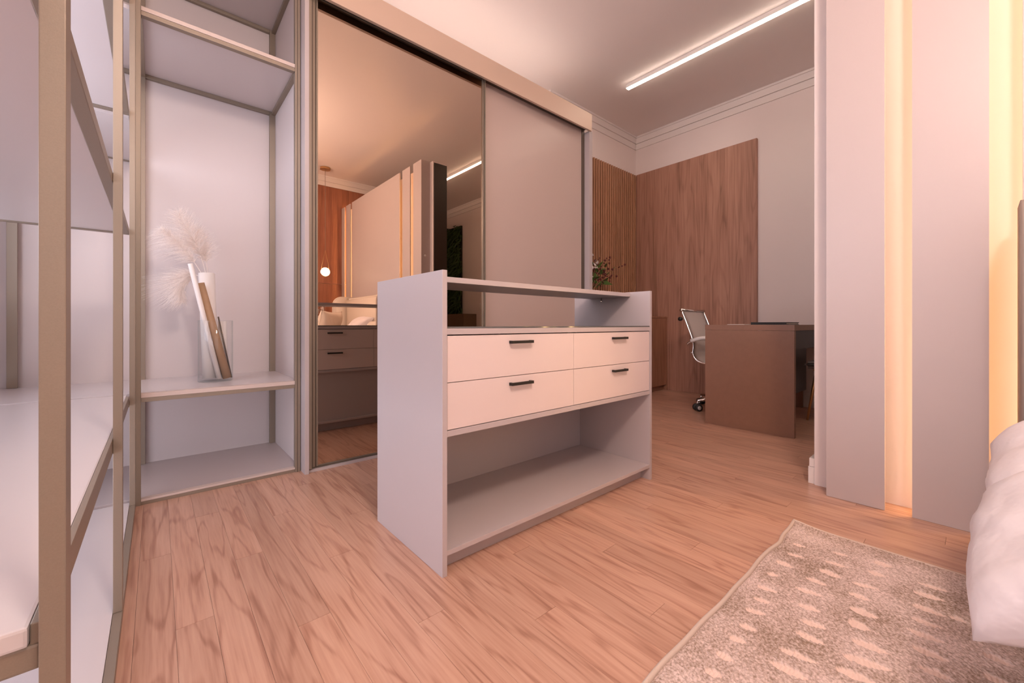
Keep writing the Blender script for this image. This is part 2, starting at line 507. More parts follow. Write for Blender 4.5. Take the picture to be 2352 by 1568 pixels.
# ------------------------------------------------------------------ left metal rack with white shelves
XO, XI = -0.066, -0.0837
def rack():
    t = thing('metal_rack', 'open bronze metal rack with white boards along the left wall', 'rack', (-0.3, 1.4, 0))
    for y in (0.578, 1.43, 2.236):
        box('post', M['bronze'], (XI, XO, y, y + 0.029, 0.0228, 2.60), t, 0.001)
    for y in (0.578, 1.43):
        box('post', M['bronze'], (-0.53, -0.512, y, y + 0.029, 0.0228, 2.60), t, 0.001)
    box('post', M['bronze'], (-0.505, -0.473, 2.84, 2.8515, 0.464, 1.584), t, 0.001)
    box('base_bar', M['bronze'], (XI, XO, 0.47, 2.268, 0.0, 0.0225), t, 0.001)
    box('bottom_shelf', M['white_board'], (-0.53, XI - 0.0005, 0.47, 2.279, 0.003, 0.0234), t, 0.001)
    # middle shelf on its frame
    s = box('shelf', M['white_board'], (-0.53, -0.0921, 0.592, 2.279, 0.4435, 0.463), t, 0.003)
    box('frame_bar', M['bronze'], (-0.0920, -0.0842, 0.598, 2.236, 0.424, 0.4625), s, 0.001)
    box('frame_bar', M['bronze'], (-0.53, -0.0842, 0.596, 0.612, 0.418, 0.4430), s, 0.003)
    box('frame_bar', M['bronze'], (-0.53, -0.0842, 2.236, 2.262, 0.418, 0.4430), s, 0.001)
    # upper shelves
    for z, y0, far in ((1.108, 0.36, False), (1.585, 0.36, True), (2.035, 0.36, True)):
        s = box('shelf', M['white_board'], (-0.53, -0.1055, y0, 2.205, z + 0.003, z + 0.024), t, 0.001)
        box('frame_bar', M['bronze'], (-0.1052, -0.0842, y0, 2.205, z, z + 0.025), s, 0.001)
        box('frame_bar', M['bronze'], (-0.53, -0.0842, 2.206, 2.235, z, z + 0.025), s, 0.001)
        if far and z < 1.9:
            box('shelf', M['white_board'], (-0.53, -0.086, 2.27, 2.852, z + 0.003, z + 0.024), t, 0.001)
            box('frame_bar', M['bronze'], (-0.53, -0.086, 2.853, 2.873, z, z + 0.025), s, 0.001)
    return t
rack()

# ------------------------------------------------------------------ tall open unit in the corner
def tall_unit():
    t = thing('open_shelf_unit', 'tall open shelf unit with bronze frame between rack and wardrobe', 'shelf unit', (0.24, 2.5, 0))
    Y0, Y1 = 2.28, 2.876
    box('post', M['bronze'], (-0.071, -0.0505, Y0, Y0 + 0.03, 0, 2.62), t, 0.001)
    box('post', M['bronze'], (0.5285, 0.5525, Y0, Y0 + 0.03, 0, 2.62), t, 0.001)
    box('post', M['bronze_dark'], (0.537, 0.5405, Y0 - 0.0025, Y0 - 0.0002, 0.0, 2.62), t, 0)
    box('post', M['bronze'], (0.520, 0.5505, 2.852, 2.874, 0.0236, 2.62), t, 0.001)
    box('post', M['bronze'], (-0.066, -0.046, 2.852, 2.874, 0.0236, 2.62), t, 0.001)
    box('base_bar', M['bronze'], (-0.0503, 0.5283, Y0 + 0.004, Y0 + 0.03, 0, 0.0145), t, 0.001)
    b = box('bottom_shelf', M['lacquer'], (-0.53, 0.5505, Y0 + 0.0315, Y1, 0.003, 0.0234), t, 0.001)
    box('shelf_edge', M['edge_band'], (-0.0503, 0.5283, Y0 + 0.002, Y0 + 0.031, 0.0148, 0.0234), b, 0.001)
    box('back_panel', M['white_panel'], (-0.598, 0.5525, Y1 + 0.0005, Y1 + 0.014, 0.0, 2.62), t, 0)
    box('side_panel', M['white_panel'], (0.5505, 0.5545, Y0 + 0.0305, Y1, 0.0, 2.62), t, 0)
    for z, name in ((0.445, 'shelf'), (2.055, 'shelf'), (2.555, 'top_board')):
        s = box(name, M['white_board'], (-0.53, 0.5503, Y0 + 0.0315, Y1, z, z + 0.018), t, 0.001)
        box('shelf_edge', M['edge_band'], (-0.0503, 0.5283, Y0 + 0.003, Y0 + 0.031, z, z + 0.018), s, 0.001)
        box('frame_bar', M['bronze'], (-0.0503, 0.5283, Y0 + 0.005, Y0 + 0.031, z - 0.0185, z - 0.0003), s, 0.001)
        if z > 1:
            box('frame_bar', M['bronze'], (-0.53, 0.5195, 2.852, 2.874, z - 0.0185, z - 0.0003), s, 0.001)
            box('frame_bar', M['bronze'], (0.530, 0.5503, Y0 + 0.032, 2.8515, z - 0.0185, z - 0.0003), s, 0.001)
            box('frame_bar', M['bronze'], (-0.066, -0.046, Y0 + 0.032, 2.8515, z - 0.0185, z - 0.0003), s, 0.001)
    return t
tall_unit()

# ------------------------------------------------------------------ wardrobe
YM = 2.25                                  # plane of the mirror
def wardrobe():
    t = thing('sliding_wardrobe', 'tall wardrobe with bronze mirror sliding door and plain taupe door', 'wardrobe', (1.7, 2.5, 0))
    box('side_panel', M['lacquer'], (0.5552, 0.575, 2.206, 2.875, 0, 2.60), t, 0.001)
    box('side_panel', M['lacquer'], (2.826, 2.868, 2.216, 2.775, 0, 2.43), t, 0.001)
    h = box('header', M['fascia'], (0.5755, 2.828, 2.19, 2.2095, 2.418, 2.5635), t, 0.001)
    box('header_soffit', M['fascia'], (0.5755, 2.828, 2.210, 2.775, 2.545, 2.5635), h, 0.001)
    box('top_track', M['bronze_dark'], (0.5755, 2.8255, 2.2115, 2.36, 2.452, 2.47), t, 0)
    box('sill', M['lacquer'], (0.5755, 2.8255, 2.222, 2.36, 0, 0.014), t, 0.001)
    box('bottom_track', M['bronze_dark'], (0.5755, 2.8255, 2.234, 2.35, 0.0143, 0.019), t, 0)
    box('jamb_profile', M['bronze'], (0.5755, 0.589, 2.212, 2.36, 0.0195, 2.45), t, 0.001)
    box('jamb_profile', M['bronze_dark'], (0.5893, 0.5975, 2.225, 2.36, 0.0195, 2.45), t, 0)
    d = box('mirror_door', M['bronze_dark'], (0.600, 1.714, YM + 0.006, YM + 0.022, 0.0195, 2.45), t, 0)
    box('mirror_pane', M['mirror'], (0.626, 1.690, YM, YM + 0.0055, 0.024, 2.437), d, 0)
    box('stile', M['bronze'], (0.600, 0.6125, YM - 0.012, YM + 0.0055, 0.0195, 2.45), d, 0.001)
    box('stile', M['bronze_dark'], (0.6127, 0.6175, YM - 0.004, YM + 0.0055, 0.0195, 2.45), d, 0)
    box('stile', M['bronze'], (0.6177, 0.6257, YM - 0.010, YM + 0.0055, 0.0195, 2.45), d, 0.001)
    box('stile', M['bronze'], (1.6903, 1.698, YM - 0.010, YM + 0.0055, 0.0195, 2.45), d, 0.001)
    box('stile', M['bronze_dark'], (1.6982, 1.703, YM - 0.004, YM + 0.0055, 0.0195, 2.45), d, 0)
    box('stile', M['bronze'], (1.7032, 1.714, YM - 0.012, YM + 0.0055, 0.0195, 2.45), d, 0.001)
    box('rail', M['bronze_dark'], (0.626, 1.690, YM - 0.006, YM + 0.0055, 2.4375, 2.45), d, 0)
    box('rail', M['bronze'], (0.626, 1.690, YM - 0.004, YM + 0.0055, 0.0195, 0.0238), d, 0)
    p = box('plain_door', M['door'], (1.70, 2.789, 2.275, 2.293, 0.0195, 2.45), t, 0.0008)
    box('stile', M['bronze_dark'], (2.7895, 2.8253, 2.270, 2.295, 0.0195, 2.45), p, 0.001)
    box('cove_light', M['cove'], (0.70, 2.72, 2.52, 2.54, 2.5637, 2.572), t, 0, label='warm light strip along the wardrobe top')
    box('back_panel', M['lacquer'], (0.5755, 2.8255, 2.76, 2.775, 0.015, 2.54), t, 0)
    return t
wardrobe()

# ------------------------------------------------------------------ dresser island
def dresser():
    t = thing('dresser_island', 'grey lacquered dresser island with four cream drawers and open bottom shelf', 'dresser', (1.22, 1.28, 0))
    X0, X1, Y0, Y1 = 0.635, 1.8086, 1.040, 1.511
    xi0, xi1 = X0 + 0.0168, X1 - 0.0168
    box('side_panel', M['lacquer'], (X0, xi0, Y0, Y1, 0, 0.9125), t, 0.0012)
    box('side_panel', M['lacquer'], (xi1, X1, Y0, Y1, 0, 0.9125), t, 0.0012)
    s = box('top_shelf', M['lacquer'], (xi0 + 0.0002, xi1 - 0.0002, 1.149, 1.402, 0.889, 0.9075), t, 0.001)
    for xx in (xi1 - 0.035, xi0 + 0.035):
        lathe('shelf_pin', M['chrome'], xx, 1.30, [(0.0, 0.8887), (0.004, 0.8887), (0.004, 0.876), (0.0055, 0.874), (0.0055, 0.868), (0.0, 0.867)], s, 12)
    g = box('glass_top', M['glass_top'], (xi0 + 0.0005, xi1 - 0.0005, Y0 + 0.002, Y1 - 0.002, 0.7383, 0.7435), t, 0.0008, label='dark glass sheet laid on the counter')
    box('counter', M['lacquer'], (xi0 + 0.0002, xi1 - 0.0002, Y0 + 0.001, Y1 - 0.001, 0.7195, 0.7380), t, 0.001)
    box('rail', M['lacquer'], (xi0 + 0.0002, xi1 - 0.0002, Y0 + 0.001, Y1 - 0.001, 0.4138, 0.4315), t, 0.001)
    b = box('bottom_shelf', M['lacquer'], (xi0 + 0.0002, xi1 - 0.0002, Y0 + 0.002, Y1 - 0.002, 0.0585, 0.0740), t, 0.001)
    box('toe_kick', M['lacquer'], (xi0 + 0.0002, xi1 - 0.0002, 1.088, 1.104, 0, 0.058), t, 0)
    box('toe_kick', M['lacquer'], (xi0 + 0.0002, xi1 - 0.0002, 1.448, 1.464, 0, 0.058), t, 0)
    box('back_panel', M['lacquer'], (xi0 + 0.0002, xi1 - 0.0002, 1.472, 1.487, 0.0745, 0.4135), t, 0)
    box('divider', M['lacquer'], (1.223, 1.2375, Y0 + 0.025, Y1 - 0.025, 0.432, 0.719), t, 0)
    cols = ((xi0 + 0.0025, 1.2308, 0.948), (1.2324, xi1 - 0.0025, 1.536))
    rows = ((0.576, 0.716), (0.4338, 0.574))
    for side in (0, 1):
        for x0, x1, hx in cols:
            for z0, z1 in rows:
                ya, yb = (Y0 + 0.0035, Y0 + 0.0215) if side == 0 else (Y1 - 0.0215, Y1 - 0.0035)
                d = box('drawer', M['cream'], (x0, x1, ya, yb, z0, z1), t, 0.0008)
                yh = Y0 + 0.0035 if side == 0 else Y1 - 0.0035
                sg = -1 if side == 0 else 1
                hz = z1 - 0.0255
                bm = bmesh.new()
                lo, hi = sorted((yh + sg * 0.011, yh + sg * 0.018))
                add_box(bm, hx - 0.050, hx + 0.050, lo, hi, hz - 0.0048, hz + 0.0048)
                for e in (-0.050, 0.042):
                    lo, hi = sorted((yh + sg * 0.0003, yh + sg * 0.0112))
                    add_box(bm, hx + e, hx + e + 0.008, lo, hi, hz - 0.0048, hz + 0.0048)
                bmesh.ops.recalc_face_normals(bm, faces=bm.faces)
                link_mesh('handle', bm, M['black'], d, label='black bar handle')
    return t
dresser()

# ------------------------------------------------------------------ backlit wall panels behind the bed
def wall_panels():
    t = thing('backlit_panels', 'greige wall panels with glowing vertical gaps behind the bed', 'wall panel', (2.26, -0.9, 0))
    spans = ((0.247, 0.437), (-0.026, 0.168), (-1.70, -0.100), (-1.95, -1.77), (-2.145, -2.02))
    for i, (a, b) in enumerate(spans):
        last = i == 0
        bm = bmesh.new()
        add_box(bm, 2.21, 2.222, a, b, 0.001, 2.585)
        if last:
            add_box(bm, 2.222, PW0 - 0.001, b - 0.014, b, 0.001, 2.585)
        bmesh.ops.recalc_face_normals(bm, faces=bm.faces)
        link_mesh('panel', bm, M['panel'], t)
    tube('button', M['white_plastic'], [(2.256, 0.4371, 1.52), (2.256, 0.443, 1.52)], 0.012, t, 16, label='small round white button on the panel side')
    # LED strips hidden at the +y edge of the panel on the right of every gap
    for y in (0.168, -0.100, -1.77, -2.02):
        box('led_strip', M['led'], (2.300, 2.316, y - 0.072, y - 0.060, 0.02, 2.57), t, 0)
    return t
wall_panels()

# ------------------------------------------------------------------ rug
def fl(px, py, z=0.0):
    u = (px - 1176) / 934.0
    v = (745 - py) / 934.0
    d = (z - H) / v
    return (d * (math.cos(YAW) + u * math.sin(YAW)), d * (math.sin(YAW) - u * math.cos(YAW)))
SPOTS = [(885,240,970,265,14),(850,300,965,335,16),(785,350,890,395,26),(725,430,800,445,16),(1140,295,1235,320,16),(1090,350,1240,395,16),
 (1055,405,1200,460,28),(1400,355,1520,390,22),(1365,415,1475,450,24),(970,455,1110,510,22),(665,510,790,550,22),(905,520,1075,575,22),
 (1260,487,1430,530,20),(1680,490,1875,545,20),(1240,550,1385,605,24),(1645,545,1855,605,26),(640,585,750,620,14),(585,655,715,690,26),
 (920,625,1070,675,26),(1250,645,1430,715,36),(1640,625,1860,705,28),(1640,710,1840,780,24),(940,725,1100,780,30),(1235,730,1380,790,46),
 (550,750,665,795,20),(1615,785,1860,875,30),(910,800,1090,880,34),(480,830,600,870,20),(1260,850,1500,940,40),(1640,890,1880,990,36),
 (800,905,1050,1000,34),(400,930,520,990,26),(1200,945,1520,1050,42),(745,990,1000,1110,44),(330,1040,440,1085,44),(1160,1030,1420,1130,44),
 (1690,1020,1920,1115,36),(2090,935,2280,1015,34),(2090,1070,2260,1130,40),(1880,700,1990,740,24),(2000,600,2060,620,20),(700,1130,860,1200,40),(480,1140,600,1190,40)]
def rug():
    RX1, RX0, RY1, RY0 = 1.792, -0.25, 0.450, -1.74
    t = thing('rug', 'cream and beige rug with carved leaf shaped flecks on the floor', 'rug', (0.9, -0.6, 0))
    spots = []
    k = 852.0 / 2352
    for a, b, c, d, wd in SPOTS:
        p = Vector((*fl(1500 + a * k, 1160 + b * k, 0.012), 0)); q = Vector((*fl(1500 + c * k, 1160 + d * k, 0.012), 0))
        m_ = (p + q) / 2
        # width across the leaf measured along the depth of the view
        py = 1160 + (b + d) / 2 * k
        w2 = abs(Vector(fl(1500 + (a + c) / 2 * k, py - wd * k / 2, 0.012)).xy.length - Vector(fl(1500 + (a + c) / 2 * k, py + wd * k / 2, 0.012)).xy.length) * 1.15
        spots.append((p.xy, q.xy, max(w2 / 2, 0.010)))
    rr = random.Random(3)
    for i in range(26):
        for j in range(17):
            x_ = RX1 - 0.07 - i * 0.078 + (j % 2) * 0.035
            y_ = -0.16 - j * 0.105 + rr.uniform(-0.015, 0.015)
            if x_ > RX0 + 0.05 and y_ > RY0 + 0.08:
                spots.append((Vector((x_, y_)), Vector((x_ - 0.01, y_ - rr.uniform(0.055, 0.10))), rr.uniform(0.008, 0.014)))
    for i in range(12):                                   # the part left of the frame
        for j in range(5):
            x_ = 0.76 - i * 0.078 + (j % 2) * 0.03
            y_ = 0.40 - j * 0.105
            spots.append((Vector((x_, y_)), Vector((x_ - 0.01, y_ - 0.07)), 0.011))
    def frac(x_, y_):
        best = -1; rib = 0
        for p, q, wd in spots:
            ax = q - p
            l = ax.length
            if abs(x_ - p.x) > 0.16 or abs(y_ - p.y) > 0.22:
                continue
            v = Vector((x_ - p.x, y_ - p.y))
            s = v.dot(ax) / (l * l)
            if 0 < s < 1:
                dd = abs(v.x * ax.y - v.y * ax.x) / l
                ww = wd * (math.sin(PI * s ** 0.75)) ** 0.6
                if dd < ww:
                    return 1, s * l
        return 0, 0
    def wobble(x_):
        return 0.0022 * math.sin(x_ * 9) + 0.0012 * math.sin(x_ * 31 + 1) - 0.010 * math.exp(-((x_ - 1.60) / 0.05) ** 2)
    def steps(a, b, fa, fb, fine, coarse):
        out = [a]
        while out[-1] < b - 1e-6:
            c = out[-1]
            out.append(min(b, c + (fine if fa <= c < fb else coarse)))
        return out
    xs = steps(RX0, RX1, 0.74, 1.80, 0.0042, 0.016)
    ys = steps(RY0, RY1, -0.13, 0.46, 0.0038, 0.016)
    bm = bmesh.new()
    vl = []
    vals = []
    for x_ in xs:
        row = []
        for y_ in ys:
            f, r = frac(x_, y_)
            e = min(x_ - RX0, RX1 - x_, y_ - RY0, RY1 - y_)
            if e < 0.012:
                f = 0
            if f:
                z = 0.0085 + 0.0012 * math.sin(r * 2 * PI / 0.0085)
            else:
                z = 0.0125 + rr.uniform(-0.0014, 0.0014)
            if e < 0.008:
                z = 0.006
            # the far left corner curls up a little
            cdist = math.hypot(RX1 - x_, RY1 - y_)
            z += 0.012 * max(0, 1 - cdist / 0.12) ** 2
            wob = wobble(x_)
            yy = y_ + (wob if y_ > RY1 - 0.03 else 0)
            row.append(bm.verts.new((x_, yy, z)))
            vals.append(float(f))
        vl.append(row)
    for a, b in zip(vl, vl[1:]):
        for i in range(len(ys) - 1):
            bm.faces.new((a[i], b[i], b[i + 1], a[i + 1]))
    o = link_mesh('pile', bm, M['rug'], t)
    o['kind'] = 'stuff'
    at = o.data.attributes.new('motif', 'FLOAT', 'POINT')
    at.data.foreach_set('value', vals)
    pts = []
    def edge(x_, y_):
        cdist = math.hypot(RX1 - x_, RY1 - y_)
        return 0.0065 + 0.012 * max(0, 1 - cdist / 0.12) ** 2
    n = 120
    left = [(RX0 + (RX1 - RX0) * i / n) for i in range(n + 1)]
    pts += [(x_, RY1 + 0.002 + wobble(x_), edge(x_, RY1)) for x_ in left]
    pts += [(RX1 + 0.002, RY1 - (RY1 - RY0) * i / n, edge(RX1, RY1 - (RY1 - RY0) * i / n)) for i in range(1, n + 1)]
    tube('binding', M['binding'], pts, 0.0062, t, 8)
    box('backing', M['binding'], (RX0, RX1 - 0.004, RY0, RY1 - 0.012, 0.0005, 0.004), t, 0)
    return t
rug()

# ------------------------------------------------------------------ bed and pillows
def bed():
    t = thing('upholstered_bed', 'low upholstered bed with winged cream headboard on the wall panels', 'bed', (1.2, -0.92, 0))
    # headboard, a rounded slab, with a wing at either end
    def slab(name, x0, x1, y0, y1, z0, z1, r, m):
        bm = bmesh.new()
        add_box(bm, x0, x1, y0, y1, z0, z1)
        bmesh.ops.bevel(bm, geom=bm.edges[:], offset=r, segments=5, affect='EDGES')
        bmesh.ops.recalc_face_normals(bm, faces=bm.faces)
        return link_mesh(name, bm, m, t, smooth=True)
    slab('headboard', 2.11, 2.2085, -1.66, -0.165, 0.02, 1.135, 0.03, M['linen'])
    for y0, y1 in ((-0.155, -0.088), (-1.735, -1.668)):
        bm = bmesh.new()
        # side outline of the wing with a big rounded front top corner
        prof = [(2.2085, 0.02), (2.2085, 1.16)]
        R = 0.13
        for k in range(9):
            a = PI / 2 + k * PI / 16
            prof.append((1.93 + R + R * math.cos(a), 1.16 - R + R * math.sin(a)))
        prof.append((1.93, 0.02))
        A = [bm.verts.new((x_, y0, z_)) for x_, z_ in prof]
        B = [bm.verts.new((x_, y1, z_)) for x_, z_ in prof]
        bm.faces.new(A); bm.faces.new(B[::-1])
        for i in range(len(prof)):
            j = (i + 1) % len(prof)
            bm.faces.new((A[i], A[j], B[j], B[i]))
        bmesh.ops.recalc_face_normals(bm, faces=bm.faces)
        eds = [e for e in bm.edges if abs(e.verts[0].co.y - e.verts[1].co.y) < 1e-6]
        bmesh.ops.bevel(bm, geom=eds, offset=0.018, segments=4, affect='EDGES')
        link_mesh('headboard_wing', bm, M['taupe_linen'] if y1 > -0.2 else M['linen'], t, smooth=True)
    slab('bed_base', 0.35, 2.10, -1.64, -0.26, 0.08, 0.22, 0.02, M['taupe_linen'])
    slab('mattress', 0.33, 2.10, -1.645, -0.24, 0.221, 0.40, 0.06, M['mattress'])
    for x_ in (0.45, 1.95):
        for y_ in (-1.5, -0.3):
            box('leg', M['black'], (x_, x_ + 0.05, y_ - 0.05, y_, 0.0165, 0.0805), t, 0.003)
    return t
bed()

def pillow(name, label, m, size, thick, mtx, group=None, seed=0, pipe=True, bulge=0.0):
    """a puffed square: the mesh is bent at the corners; mtx places it in the room"""
    n = 28
    a, b = size
    bm = bmesh.new()
    def pt(i, j, s):
        u, v = -1 + 2 * i / n, -1 + 2 * j / n
        d = (1 - u ** 4) * (1 - v ** 4)
        h = s * thick / 2 * max(0, d) ** 0.55
        pin = 1 - 0.10 * (1 - abs(u) ** 2.2) * abs(v) ** 6 
        pin = pin if not bulge else 1 + bulge * (1 - abs(u) ** 2) * abs(v) ** 4
        pin2 = 1 - 0.10 * (1 - abs(v) ** 2.2) * abs(u) ** 6
        nz = noise.noise(Vector((u * 2.2 + seed, v * 2.2, s * 2))) * 0.012
        wr = noise.noise(Vector(((u + v) * 5 + seed, (u - v) * 1.2, s))) * 0.008
        return Vector((u * a / 2 * pin2, v * b / 2 * pin, h + (nz + wr) * (max(0, d) ** 0.3)))
    top = [[bm.verts.new(pt(i, j, 1)) for j in range(n + 1)] for i in range(n + 1)]
    bot = [[top[i][j] if i in (0, n) or j in (0, n) else bm.verts.new(pt(i, j, -1)) for j in range(n + 1)] for i in range(n + 1)]
    for i in range(n):
        for j in range(n):
            bm.faces.new((top[i][j], top[i + 1][j], top[i + 1][j + 1], top[i][j + 1]))
            bm.faces.new((bot[i][j], bot[i][j + 1], bot[i + 1][j + 1], bot[i + 1][j]))
    bmesh.ops.recalc_face_normals(bm, faces=bm.faces)
    o = link_mesh(name, bm, m, None, smooth=True)
    o.matrix_world = mtx
    tag(o, label, 'pillow', group)
    if pipe:
        pts = []
        for i in range(n + 1): pts.append(pt(i, 0, 0))
        for j in range(1, n + 1): pts.append(pt(n, j, 0))
        for i in range(n - 1, -1, -1): pts.append(pt(i, n, 0))
        for j in range(n - 1, -1, -1): pts.append(pt(0, j, 0))
        tube('piping', m, pts, 0.0028, o, 6, world=False)
    return o

def frame3(origin, xdir, ydir):
    x_ = Vector(xdir).normalized()
    z_ = x_.cross(Vector(ydir)).normalized()
    y_ = z_.cross(x_)
    return Matrix(((x_.x, y_.x, z_.x, origin[0]), (x_.y, y_.y, z_.y, origin[1]), (x_.z, y_.z, z_.z, origin[2]), (0, 0, 0, 1)))
# the big satin pillow hanging over the edge of the bed
pillow('satin_pillow', 'large white satin pillow hanging over the bed edge above the rug', M['silk'], (0.37, 0.52), 0.15,
       frame3((1.078, -0.208, 0.462), (0.30, -0.017, 0.130), (-0.10, -0.78, 0.62)), seed=3, bulge=0.05, pipe=False)
pillow('satin_pillow', 'pale pillow tucked behind the large satin pillow near the headboard', M['silk'], (0.46, 0.46), 0.14,
       frame3((1.56, -0.215, 0.475), (0.60, -0.02, 0.17), (0.0, -0.80, 0.60)), seed=9, bulge=0.05, pipe=False)
pillow('linen_pillow', 'cream pillow standing at the left in the mirror, beside the orchid', M['linen'], (0.54, 0.44), 0.17,
       frame3((1.66, -1.02, 0.668), (0.16, 0.16, 0.95), (0.75, -0.62, 0.0)), seed=5)
pillow('satin_pillow', 'pale satin pillow lying low at the headboard, seen in the mirror', M['silk'], (0.46, 0.42), 0.18,
       frame3((1.86, -0.60, 0.675), (0.72, 0.0, 0.69), (0.12, -1.0, 0.10)), seed=13)
pillow('linen_pillow', 'small cream pillow to the right of the low satin pillow, seen in the mirror', M['linen'], (0.42, 0.34), 0.14,
       frame3((1.96, -0.36, 0.605), (0.30, 0.0, 0.95), (0.0, -1.0, 0.0)), seed=21)

# bedside table with plants (seen in the mirror)
t = thing('bedside_table', 'small bronze bedside table beside the bed, under the pendant', 'table', (1.9, -1.94, 0))
box('top', M['desk'], (1.66, 2.16, -2.11, -1.765, 0.44, 0.47), t, 0.003)
box('drawer', M['desk'], (1.675, 2.15, -2.10, -1.775, 0.26, 0.438), t, 0.003)
for x_ in (1.68, 2.12):
    for y_ in (-2.09, -1.80):
        box('leg', M['bronze'], (x_, x_ + 0.02, y_, y_ + 0.02, 0.0, 0.259), t, 0.001)
def flower_pot(name, label, cx, cy, z, petal, n, hgt, spread, seed, petal_size=0.026):
    r = random.Random(seed)
    t = thing(name, label, 'plant', (cx, cy, z))
    lathe('pot', M['white_plastic'], cx, cy, [(0, z + 0.0005), (0.035, z + 0.0005), (0.048, z + 0.09), (0.043, z + 0.09), (0.04, z + 0.07), (0, z + 0.07)], t, 20)
    bm = bmesh.new(); bl = bmesh.new()
    for k in range(n):
        a = r.uniform(0, 2 * PI)
        s = r.uniform(0.3, 1) * spread
        top = Vector((cx + s * math.cos(a), cy + s * math.sin(a), z + hgt * r.uniform(0.62, 1)))
        if k % 3 == 0:
            add_tube(bm, bez([(cx, cy, z + 0.07), ((cx + top.x) / 2 - 0.01, (cy + top.y) / 2, z + hgt * 0.6), top], 4), 0.0025, 5)
        for q in range(5):
            b = q * 2 * PI / 5 + r.random()
            d = Vector((math.cos(b), math.sin(b) * 0.6, math.sin(b) * 0.8)) * petal_size
            e = Vector((-d.y, d.x, d.z * 0.4)) * 0.55
            vs = [bl.verts.new(top + v) for v in (Vector(), d * 0.6 + e, d * 1.1, d * 0.6 - e)]
            bl.faces.new(vs)
    link_mesh('stem', bm, M['leaf'], t)
    link_mesh('flower', bl, petal, t)['kind'] = 'stuff'
    bg = bmesh.new()
    for k in range(9):
        a = k * 0.7
        d = Vector((math.cos(a), math.sin(a), 0))
        p = [Vector((cx, cy, z + 0.07)), Vector((cx, cy, z + 0.14)) + d * 0.05, Vector((cx, cy, z + 0.13)) + d * 0.12]
        sd = Vector((-d.y, d.x, 0)) * 0.018
        va = [bg.verts.new(v) for v in (p[0], p[1] + sd, p[2], p[1] - sd)]
        bg.faces.new(va)
    link_mesh('leaf', bg, M['leaf'], t)['kind'] = 'stuff'
flower_pot('orchid', 'white orchid on the bedside table, seen in the mirror', 1.80, -1.87, 0.47, M['petal'], 34, 0.52, 0.09, 2, 0.042)
flower_pot('flowering_plant', 'small green plant with orange flowers behind the bed wing, seen in the mirror', 2.05, -1.98, 0.47, M['orange'], 12, 0.40, 0.09, 5)

# pendant lamp
t = thing('pendant_lamp', 'pendant lamp with opal globe in a teardrop loop, seen in the mirror', 'lamp', (1.86, -1.80, 1.52))
lathe('canopy', M['gold'], 1.86, -1.80, [(0, CEIL - 0.0005), (0.07, CEIL - 0.0005), (0.07, CEIL - 0.03), (0, CEIL - 0.03)], t, 28, False)
tube('cord', M['bronze'], [(1.86, -1.80, CEIL - 0.03), (1.86, -1.80, 1.83)], 0.003, t, 6)
tube('loop', M['gold'], [(1.86 + 0.06, -1.80, 1.52), (1.86 + 0.045, -1.80, 1.62), (1.86, -1.80, 1.84), (1.86 - 0.045, -1.80, 1.62), (1.86 - 0.06, -1.80, 1.52),
                         (1.86 - 0.05, -1.80, 1.475), (1.86, -1.80, 1.452), (1.86 + 0.05, -1.80, 1.475), (1.86 + 0.06, -1.80, 1.52)], 0.0045, t, 6)
lathe('globe', M['globe'], 1.86, -1.80, [(0.064 * math.sin(PI * k / 14), 1.522 - 0.064 * math.cos(PI * k / 14)) for k in range(15)], t, 24)

# wood cladding on the front wall, built of panels
t = thing('wood_cladding', 'reddish wood cladding boards behind the pendant, seen in the mirror', 'wall panel', (1.8, -2.15, 0))
for x0, x1 in ((1.24, 1.73), (1.73, 2.22), (2.22, 2.316), (2.317, 2.60), (2.60, 2.90)):
    for z0, z1 in ((0.002, 1.385), (1.389, 2.895)) if x0 < 2.3 else ((2.58, 2.895),):
        bm = bmesh.new()
        add_box(bm, x0 + 0.0006, x1 - 0.0006, YF + 0.001, YF + 0.012, z0, z1)
        bmesh.ops.recalc_face_normals(bm, faces=bm.faces)
        link_mesh('board', bm, M['red_cladding'], t)

# ------------------------------------------------------------------ ceiling lights
t = thing('ceiling_globe_lamp', 'round opal globe lamp hanging from the bedroom ceiling behind the camera', 'lamp', (LAMP[0], LAMP[1], CEIL))
lathe('canopy', M['gold'], LAMP[0], LAMP[1], [(0, CEIL - 0.0005), (0.06, CEIL - 0.0005), (0.06, CEIL - 0.025), (0, CEIL - 0.025)], t, 24, False)
tube('stem', M['gold'], [(LAMP[0], LAMP[1], CEIL - 0.025), (LAMP[0], LAMP[1], LAMP[2] + LAMP_R)], 0.006, t, 8)
lathe('globe', M['lamp_face'], LAMP[0], LAMP[1], [(LAMP_R * math.sin(PI * k / 12), LAMP[2] - LAMP_R * math.cos(PI * k / 12)) for k in range(13)], t, 20)
t = thing('linear_ceiling_light', 'long thin glowing light bar under the office ceiling', 'lamp', (3.40, 0.5, CEIL))
box('housing', M['white_plastic'], (3.385, 3.425, -1.30, 2.215, 3.014, CEIL - 0.0005), t, 0.001)
box('diffuser', M['bar_light'], (3.385, 3.425, -1.300, 2.215, 3.008, 3.0138), t, 0.002)

